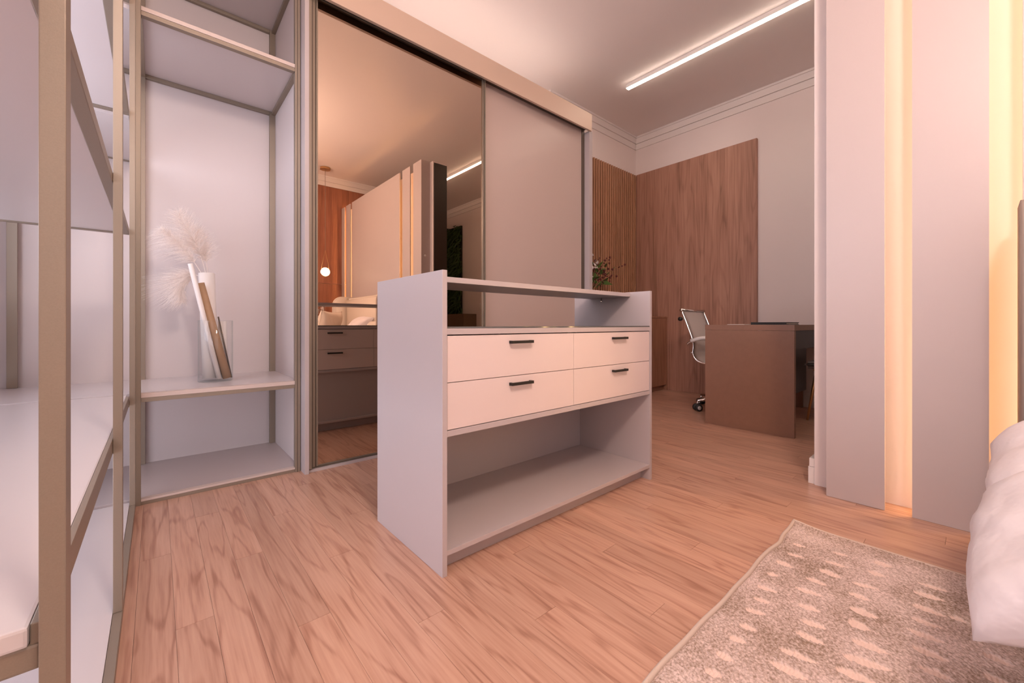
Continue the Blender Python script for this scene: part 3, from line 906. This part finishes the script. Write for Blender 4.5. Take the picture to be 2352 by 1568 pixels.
# ------------------------------------------------------------------ office: slat wall, cladding, cabinet
t = thing('slat_cladding', 'ribbed vertical wood slats on the office back wall', 'wall panel', (3.7, YB, 0))
box('backing', M['dark_laminate'], (2.91, XB - 0.001, YB - 0.008, YB - 0.001, 0.002, 2.575), t, 0)
sm = bmesh.new()
add_box(sm, -0.0115, 0.0115, -0.009, 0.0109, 0, 2.573)
bmesh.ops.bevel(sm, geom=[e for e in sm.edges if abs(e.verts[0].co.z - e.verts[1].co.z) > 1 and e.verts[0].co.y < 0], offset=0.004, segments=1, affect='EDGES')
bmesh.ops.recalc_face_normals(sm, faces=sm.faces)
sme = bpy.data.meshes.new('slat')
sm.to_mesh(sme); sm.free()
sme.materials.append(M['slat'])
x_ = 2.921
while x_ < XB - 0.045:
    o = bpy.data.objects.new('slat', sme)
    C.objects.link(o)
    o.parent = t
    o.location = Vector((x_, YB - 0.019, 0.002)) - Vector(t.location)
    x_ += 0.0425
t = thing('wood_cladding', 'large smooth wood panel with vertical grain on the office end wall', 'wall panel', (XB, 2.1, 0))
for a, b in ((1.4228, 2.75),):
    box('panel', M['cladding'], (XB - 0.036, XB - 0.001, a, b, 0.002, 2.575), t, 0.001)

def low_cabinet():
    t = thing('low_cabinet', 'low brown wood cabinet against the ribbed slat wall', 'cabinet', (3.7, 2.55, 0))
    X0, X1, Y0, Y1 = 2.95, XB - 0.04, 2.345, 2.742
    box('top', M['cabinet'], (X0, X1, Y0, Y1, 0.822, 0.840), t, 0.001)
    box('side_panel', M['cabinet'], (X0, X0 + 0.018, Y0 + 0.0005, Y1, 0, 0.8215), t, 0.001)
    box('side_panel', M['cabinet'], (X1 - 0.018, X1, Y0 + 0.0005, Y1, 0, 0.8215), t, 0.001)
    box('back', M['cabinet'], (X0 + 0.0185, X1 - 0.0185, Y1 - 0.015, Y1, 0.06, 0.8215), t, 0)
    box('toe_kick', M['desk'], (X0 + 0.0185, X1 - 0.0185, Y0 + 0.04, Y0 + 0.055, 0, 0.059), t, 0)
    box('bottom', M['cabinet'], (X0 + 0.0185, X1 - 0.0185, Y0 + 0.022, Y1 - 0.016, 0.06, 0.078), t, 0)
    n = 3
    wd = (X1 - X0 - 0.037) / n
    for i in range(n):
        box('door', M['cabinet'], (X0 + 0.0185 + i * wd + 0.0015, X0 + 0.0185 + (i + 1) * wd - 0.0015, Y0 + 0.002, Y0 + 0.020, 0.062, 0.8195), t, 0.001)
low_cabinet()
lathe_o = thing('candle_cup', 'small dark green cup at the right end of the low cabinet', 'cup', (4.16, 2.47, 0.84))
lathe('bowl', mat('dark_green_glaze', (0.02, 0.03, 0.018), 0.4), 4.16, 2.47, [(0, 0.8405), (0.02, 0.8405), (0.03, 0.855), (0.03, 0.893), (0.026, 0.893), (0.024, 0.862), (0, 0.858)], lathe_o, 20)

def berry_vase():
    cx, cy, z = 3.26, 2.55, 0.84
    t = thing('berry_branches_vase', 'dark vase with red berry branches standing by the slat wall', 'vase', (cx, cy, z))
    lathe('vase', M['dark_laminate'], cx, cy, [(0, z + 0.0005), (0.05, z + 0.0005), (0.075, z + 0.08), (0.055, z + 0.18), (0.028, z + 0.23), (0.034, z + 0.25), (0.026, z + 0.25), (0.022, z + 0.22), (0, z + 0.1)], t, 24)
    r = random.Random(11)
    tips = [(3.74, 2.52, 1.385), (3.58, 2.54, 1.44), (3.45, 2.58, 1.36), (3.33, 2.50, 1.40), (3.18, 2.55, 1.42), (3.60, 2.50, 1.28), (3.12, 2.56, 1.30)]
    bt, bb_, bl, bw = bmesh.new(), bmesh.new(), bmesh.new(), bmesh.new()
    for k, tip in enumerate(tips):
        path = bez([(cx, cy, z + 0.2), (cx + (tip[0] - cx) * 0.35, cy + (tip[1] - cy) * 0.4, z + 0.2 + (tip[2] - z - 0.2) * 0.55), tip], 6)
        add_tube(bt, path, 0.004, 5)
        for q in range(16):
            p = path[r.randrange(5, len(path))] + Vector((r.gauss(0, 0.024), r.gauss(0, 0.024), r.gauss(0, 0.022)))
            bmesh.ops.create_icosphere(bb_, subdivisions=1, radius=r.uniform(0.008, 0.014), matrix=Matrix.Translation(p))
        for q in range(5):
            p = path[r.randrange(4, len(path) - 2)]
            d = Vector((r.uniform(-0.3, 1), r.uniform(-1, 1) * 0.6, r.uniform(-0.2, 0.7))).normalized()
            s = d.cross(Vector((0.3, 0.8, 0.5))).normalized() * 0.016
            bl.faces.new([bl.verts.new(p + v) for v in (Vector(), d * 0.05 + s * 1.5, d * 0.125, d * 0.05 - s * 1.5)])
    for q in range(14):
        p = Vector((3.24 + r.gauss(0, 0.035), 2.5 + r.gauss(0, 0.03), 1.33 + r.gauss(0, 0.05)))
        d = Vector((r.gauss(0, 1), r.gauss(0, 1), r.gauss(0, 1))).normalized()
        s = d.cross(Vector((0.3, 0.8, 0.5))).normalized() * 0.010
        bw.faces.new([bw.verts.new(p + v) for v in (Vector(), d * 0.02 + s, d * 0.05, d * 0.02 - s)])
    link_mesh('twig', bt, M['twig'], t)
    o = link_mesh('berry', bb_, M['berry'], t); o['kind'] = 'stuff'
    link_mesh('leaf', bl, M['leaf'], t)['kind'] = 'stuff'
    link_mesh('pale_bloom', bw, M['petal'], t, label='pale dried blooms')['kind'] = 'stuff'
berry_vase()

# ------------------------------------------------------------------ desk
def desk():
    t = thing('office_desk', 'brown slab ended office desk seen from its end', 'desk', (3.7, 1.08, 0))
    box('end_panel', M['desk'], (3.150, 3.185, 0.792, 1.3675, 0, 0.7085), t, 0.001)
    box('end_panel', M['desk'], (4.38, 4.415, 1.04, 1.3675, 0, 0.7085), t, 0.001)
    box('desktop', M['desk'], (3.149, 4.416, 0.790, 1.3685, 0.7095, 0.748), t, 0.001)
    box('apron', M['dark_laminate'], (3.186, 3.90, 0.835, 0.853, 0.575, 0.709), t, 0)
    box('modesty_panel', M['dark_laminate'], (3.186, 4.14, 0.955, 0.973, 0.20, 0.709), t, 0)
desk()
t = thing('notebook', 'thick dark notebook lying shut on the desk', 'notebook', (3.85, 1.04, 0.748))
box('cover', M['rubber'], (3.60, 3.93, 0.955, 1.20, 0.7485, 0.752), t, 0.001)
box('pages', M['paper'], (3.615, 3.928, 0.960, 1.198, 0.7522, 0.764), t, 0.001)
box('cover', M['rubber'], (3.60, 3.93, 0.955, 1.20, 0.7642, 0.768), t, 0.001)
box('spine', M['rubber'], (3.595, 3.5998, 0.955, 1.20, 0.7485, 0.768), t, 0.001)
t = thing('paper_sheets', 'loose white papers lying on the desk beside the notebook', 'paper', (3.6, 1.27, 0.748))
box('sheet', M['paper'], (3.50, 3.72, 1.215, 1.345, 0.7485, 0.7505), t, 0)
box('sheet', M['paper'], (3.53, 3.74, 1.222, 1.352, 0.7508, 0.7525), t, 0)

def office_chair():
    t = thing('office_chair', 'white mesh office chair with chrome frame behind the desk', 'chair', (3.775, 1.44, 0))
    X0, X1 = 3.555, 3.995
    prof = bez([(1.752, 0.878), (1.70, 0.745), (1.656, 0.625), (1.645, 0.56), (1.650, 0.50), (1.625, 0.445), (1.57, 0.418), (1.48, 0.418), (1.34, 0.43), (1.22, 0.435), (1.185, 0.415)], 6)
    # sling of mesh fabric between the rails
    bm = bmesh.new()
    rows = []
    for p in prof:
        rows.append([bm.verts.new((X0 + 0.008 + (X1 - X0 - 0.016) * i / 6, p[0] + 0.0, p[1])) for i in range(7)])
    for a, b in zip(rows, rows[1:]):
        for i in range(6):
            bm.faces.new((a[i], a[i + 1], b[i + 1], b[i]))
    bmesh.ops.solidify(bm, geom=bm.faces[:], thickness=0.006)
    bmesh.ops.recalc_face_normals(bm, faces=bm.faces)
    link_mesh('mesh_sling', bm, M['mesh'], t, smooth=True)
    for x_ in (X0, X1):
        tube('side_rail', M['chrome'], [(x_, p[0], p[1]) for p in prof], 0.008, t, 8)
    tube('top_rail', M['chrome'], [(X0 - 0.012, 1.752, 0.878), (X1 + 0.012, 1.752, 0.878)], 0.013, t, 12)
    for z_, yy in ((0.80, 1.735), (0.50, 1.665)):
        tube('cross_bar', M['chrome'], [(X0, yy, z_), (X1, yy, z_)], 0.006, t, 8)
    tube('knob', M['black'], [(X0 - 0.03, 1.755, 0.80), (X0 - 0.009, 1.755, 0.80)], 0.018, t, 12)
    for x_ in (X0 - 0.025, X1 + 0.025):
        arm = bez([(x_, 1.690, 0.575), (x_, 1.655, 0.600), (x_, 1.56, 0.625), (x_, 1.40, 0.628), (x_, 1.335, 0.60), (x_, 1.34, 0.52), (x_, 1.42, 0.44)], 5)
        tube('armrest', M['chrome'], arm, 0.010, t, 8)
        tube('arm_pad', M['white_plastic'], bez([(x_, 1.655, 0.606), (x_, 1.56, 0.632), (x_, 1.41, 0.634)], 6), 0.016, t, 10)
    tube('gas_lift', M['chrome'], [(3.775, 1.44, 0.10), (3.775, 1.44, 0.25), (3.775, 1.44, 0.405)], [0.03, 0.028, 0.02], t, 14)
    box('seat_plate', M['black'], (3.68, 3.87, 1.36, 1.54, 0.398, 0.413), t, 0.003)
    for k in range(5):
        a = math.radians(145 + 72 * k)
        ex, ey = 3.775 + 0.285 * math.cos(a), 1.44 + 0.285 * math.sin(a)
        tube('base_arm', M['chrome'], [(3.775, 1.44, 0.115), ((3.775 + ex) / 2, (1.44 + ey) / 2, 0.105), (ex, ey, 0.088)], [0.022, 0.016, 0.012], t, 8)
        tube('caster_stem', M['chrome'], [(ex, ey, 0.092), (ex, ey, 0.045)], 0.007, t, 8)
        ux, uy = -math.sin(a), math.cos(a)
        for s in (-1, 1):
            w_ = tube('caster_wheel', M['rubber'], [(ex + ux * s * 0.012, ey + uy * s * 0.012, 0.0300), (ex + ux * s * 0.032, ey + uy * s * 0.032, 0.0300)], 0.0298, t, 18)
            tube('wheel_rim', M['white_plastic'], [(ex + ux * s * 0.0322, ey + uy * s * 0.0322, 0.0300), (ex + ux * s * 0.0345, ey + uy * s * 0.0345, 0.0300)], 0.017, w_, 14)
office_chair()

def guest_chair():
    t = thing('guest_chair', 'grey padded guest chair with gold legs tucked in beside the desk', 'chair', (4.06, 0.66, 0))
    cx, cy = 4.06, 0.665
    bm = bmesh.new()
    add_box(bm, cx - 0.23, cx + 0.23, cy - 0.22, cy + 0.235, 0.405, 0.463)
    bmesh.ops.bevel(bm, geom=bm.edges[:], offset=0.022, segments=4, affect='EDGES')
    bmesh.ops.recalc_face_normals(bm, faces=bm.faces)
    link_mesh('seat', bm, M['grey_seat'], t, smooth=True)
    bm = bmesh.new()
    rows = []
    for k in range(9):
        z_ = 0.46 + 0.38 * k / 8
        row = []
        for i in range(11):
            u = -1 + 2 * i / 10
            row.append(bm.verts.new((cx + 0.225 * u * (1 - 0.12 * (k / 8) ** 2), cy - 0.235 - 0.07 * (k / 8) + 0.05 * u * u, z_ - (0.03 * u * u if k == 8 else 0))))
        rows.append(row)
    for a, b in zip(rows, rows[1:]):
        for i in range(10):
            bm.faces.new((a[i], a[i + 1], b[i + 1], b[i]))
    bmesh.ops.solidify(bm, geom=bm.faces[:], thickness=0.035)
    bmesh.ops.recalc_face_normals(bm, faces=bm.faces)
    link_mesh('backrest', bm, M['grey_seat'], t, smooth=True)
    boxes('seat_frame', M['gold'], [(cx - 0.19, cx + 0.19, cy + 0.165, cy + 0.18, 0.386, 0.404), (cx - 0.19, cx + 0.19, cy - 0.18, cy - 0.165, 0.386, 0.404),
                                    (cx - 0.19, cx - 0.175, cy - 0.165, cy + 0.165, 0.386, 0.404), (cx + 0.175, cx + 0.19, cy - 0.165, cy + 0.165, 0.386, 0.404)], t)
    for sx in (-1, 1):
        for sy in (-1, 1):
            tube('leg', M['gold'], [(cx + sx * 0.17, cy + sy * 0.165, 0.395), (cx + sx * 0.215, cy + sy * 0.215, 0.001)], [0.012, 0.008], t, 8)
guest_chair()

# ------------------------------------------------------------------ far side of the office (seen in the mirror)
t = thing('planter_box', 'brown rectangular planter box under the green wall, seen in the mirror', 'planter', (4.3, -2.3, 0))
PX0, PX1, PY0, PY1 = 4.16, 4.45, -3.0, -1.60
boxes('box', M['bin_brown'], [(PX0, PX1, PY0, PY1, 0, 0.03), (PX0, PX0 + 0.02, PY0, PY1, 0.03, 0.945), (PX1 - 0.02, PX1, PY0, PY1, 0.03, 0.945),
                              (PX0 + 0.02, PX1 - 0.02, PY0, PY0 + 0.02, 0.03, 0.945), (PX0 + 0.02, PX1 - 0.02, PY1 - 0.02, PY1, 0.03, 0.945)], t)
box('soil', M['foot'], (PX0 + 0.021, PX1 - 0.021, PY0 + 0.021, PY1 - 0.021, 0.031, 0.90), t, 0)
t = thing('vertical_garden', 'tall green plant wall above the planter box, seen in the mirror', 'plant', (4.43, -2.5, 0.95))
box('backing', M['dark_laminate'], (4.42, 4.453, -3.0, -2.06, 0.95, 2.66), t, 0)
r = random.Random(8)
bm = bmesh.new()
for k in range(2600):
    p = Vector((4.42, r.uniform(-2.95, -2.04), r.uniform(0.96, 2.66)))
    d = Vector((-r.uniform(0.2, 1), r.uniform(-0.8, 0.8), r.uniform(-1, 0.25))).normalized()
    s = d.cross(Vector((r.gauss(0, 1), r.gauss(0, 1), r.gauss(0, 1)))).normalized() * r.uniform(0.008, 0.018)
    l = r.uniform(0.08, 0.2)
    e = Vector((0, 0, -l * 0.3))
    a, b, c, d2 = [bm.verts.new(p + v) for v in (Vector(), d * l * 0.5 + s, d * l + e, d * l * 0.5 - s)]
    bm.faces.new((a, b, c, d2))
o = link_mesh('foliage', bm, M['green'], t)
o['kind'] = 'stuff'
t = thing('light_switch', 'white switch plate on the office wall, seen in the mirror', 'switch', (XB, -1.46, 1.08))
box('plate', M['white_plastic'], (XB - 0.009, XB - 0.0005, -1.50, -1.42, 1.02, 1.14), t, 0.003)
box('rocker', M['white_plastic'], (XB - 0.013, XB - 0.0092, -1.485, -1.435, 1.045, 1.115), t, 0.001)

# ------------------------------------------------------------------ glass vase with rolls and pampas grass
VX, VY, VZ = 0.2255, 2.555, 0.463
t = thing('glass_vase', 'clear glass cylinder vase on the middle shelf of the open unit', 'vase', (VX, VY, VZ))
R = 0.073
lathe('body', M['glass'], VX, VY, [(0, VZ + 0.0006), (R - 0.003, VZ + 0.0006), (R, VZ + 0.004), (R, VZ + 0.306), (R - 0.0015, VZ + 0.3075), (R - 0.003, VZ + 0.306), (R - 0.003, VZ + 0.010), (R - 0.006, VZ + 0.008), (0, VZ + 0.008)], t, 48)
def roll(name, label, cat, m, p0, p1, r, hollow=True, group=None):
    p0, p1 = Vector(p0), Vector(p1)
    d = (p1 - p0)
    l = d.length
    bm = bmesh.new()
    prof = [(r, 0), (r, l)] + ([(r * 0.86, l), (r * 0.86, l - 0.05), (0, l - 0.05)] if hollow else [(0, l)])
    add_lathe(bm, 0, 0, [(0, 0)] + prof, 24)
    bmesh.ops.recalc_face_normals(bm, faces=bm.faces)
    q = Vector((0, 0, 1)).rotation_difference(d.normalized())
    o = link_mesh(name, bm, m, None, smooth=True)
    for pl in o.data.polygons:
        pl.use_smooth = len(pl.vertices) == 4 and abs(pl.normal.z) < 0.5
    o.location = p0
    o.rotation_mode = 'QUATERNION'
    o.rotation_quaternion = q
    return tag(o, label, cat, group)
zb = VZ + 0.0095
roll('paper_roll', 'thick white paper tube standing at the back of the vase', 'paper roll', M['paper'], (VX - 0.018, VY + 0.026, zb + 0.004), (VX - 0.034, VY + 0.046, 1.012), 0.0345)
roll('paper_roll', 'slim white paper tube leaning left in the vase', 'paper roll', M['paper'], (VX + 0.012, VY - 0.028, zb + 0.004), (VX - 0.104, VY - 0.044, 1.045), 0.0108)
roll('paper_roll', 'brown kraft paper roll leaning left in the vase', 'paper roll', M['kraft'], (VX + 0.046, VY - 0.019, zb + 0.004), (VX - 0.066, VY - 0.019, 0.955), 0.0190)
roll('paper_roll', 'short white paper tube at the right side of the vase', 'paper roll', M['paper'], (VX + 0.040, VY + 0.030, zb + 0.002), (VX + 0.030, VY + 0.033, 0.767), 0.0195)
roll('dark_stick', 'thin dark stick standing beside the kraft paper roll in the vase', 'stick', M['bronze_dark'], (VX + 0.066, VY - 0.004, zb + 0.003), (VX + 0.010, VY - 0.004, 0.790), 0.0035, False)

def plume(label, spine_pts, length, width, dens, seed, stemstart, droop=0.5, side_bias=0.0):
    r = random.Random(seed)
    t = thing('pampas_plume', label, 'dried plume', stemstart)
    path = bez([stemstart] + spine_pts, 14)
    tube('stem', M['plume'], path, [0.0022 - 0.0012 * i / len(path) for i in range(len(path))], t, 5)
    # feathery strands: thin tapering ribbons that curve away and droop
    bm = bmesh.new()
    n0 = 14
    L = len(path) - 1
    for k in range(dens):
        s = r.random()
        f = n0 + s * (L - n0)
        i = min(int(f), L - 1)
        p = path[i].lerp(path[i + 1], f - i)
        tan = (path[i + 1] - path[i]).normalized()
        a = r.uniform(0, 2 * PI)
        e1 = tan.cross(Vector((0.2, 1, 0.1))).normalized()
        e2 = tan.cross(e1)
        out = e1 * math.cos(a) + e2 * math.sin(a) * 0.6
        wf = width * (0.35 + 0.65 * math.sin(PI * min(1, 0.15 + 0.85 * s)) ** 0.7)
        ln = wf * r.uniform(0.5, 1.1)
        dirv = (tan * r.uniform(0.35, 0.9) + out).normalized()
        pts = []
        for q in range(5):
            u = q / 4
            pts.append(p + dirv * ln * u + Vector((side_bias * ln * u * u, 0, -droop * ln * u * u)) + Vector((r.gauss(0, 1), r.gauss(0, 1), r.gauss(0, 1))) * 0.0016 * u)
        sd = dirv.cross(Vector((r.gauss(0, 1), r.gauss(0, 1), r.gauss(0, 1)))).normalized()
        prev = None
        for q, pp in enumerate(pts):
            wv = sd * (0.00075 * (1 - 0.8 * q / 4))
            cur = (bm.verts.new(pp - wv), bm.verts.new(pp + wv))
            if prev:
                bm.faces.new((prev[0], prev[1], cur[1], cur[0]))
            prev = cur
    o = link_mesh('feather', bm, M['plume'], t)
    o['kind'] = 'stuff'
    return t
base = (VX - 0.030, VY + 0.040, 0.97)
plume('tall upright cream pampas plume rising from the white tube', [(VX - 0.060, VY + 0.03, 1.10), (VX - 0.100, VY + 0.02, 1.20), (VX - 0.150, VY + 0.01, 1.30)], 0.4, 0.095, 1300, 1, base, 0.05, -0.1)
plume('cream pampas plume bending to the far left above the vase', [(VX - 0.085, VY + 0.02, 1.06), (VX - 0.145, VY, 1.14), (VX - 0.212, VY - 0.02, 1.205)], 0.4, 0.085, 1000, 2, (base[0] - 0.006, base[1], base[2]), 0.35, -0.25)
plume('golden cream pampas plume standing behind the tall plume', [(VX - 0.036, VY + 0.045, 1.07), (VX - 0.050, VY + 0.05, 1.15), (VX - 0.075, VY + 0.05, 1.23)], 0.4, 0.075, 900, 3, (base[0] + 0.006, base[1] + 0.006, base[2]), 0.0, 0.1)
plume('drooping cream pampas plume hanging low at the left of the tubes', [(VX - 0.075, VY + 0.05, 1.00), (VX - 0.120, VY + 0.05, 0.985), (VX - 0.150, VY + 0.05, 0.94), (VX - 0.13, VY + 0.05, 0.86)], 0.4, 0.10, 1300, 4, (base[0] - 0.002, base[1] + 0.008, base[2]), 0.35, -0.45)
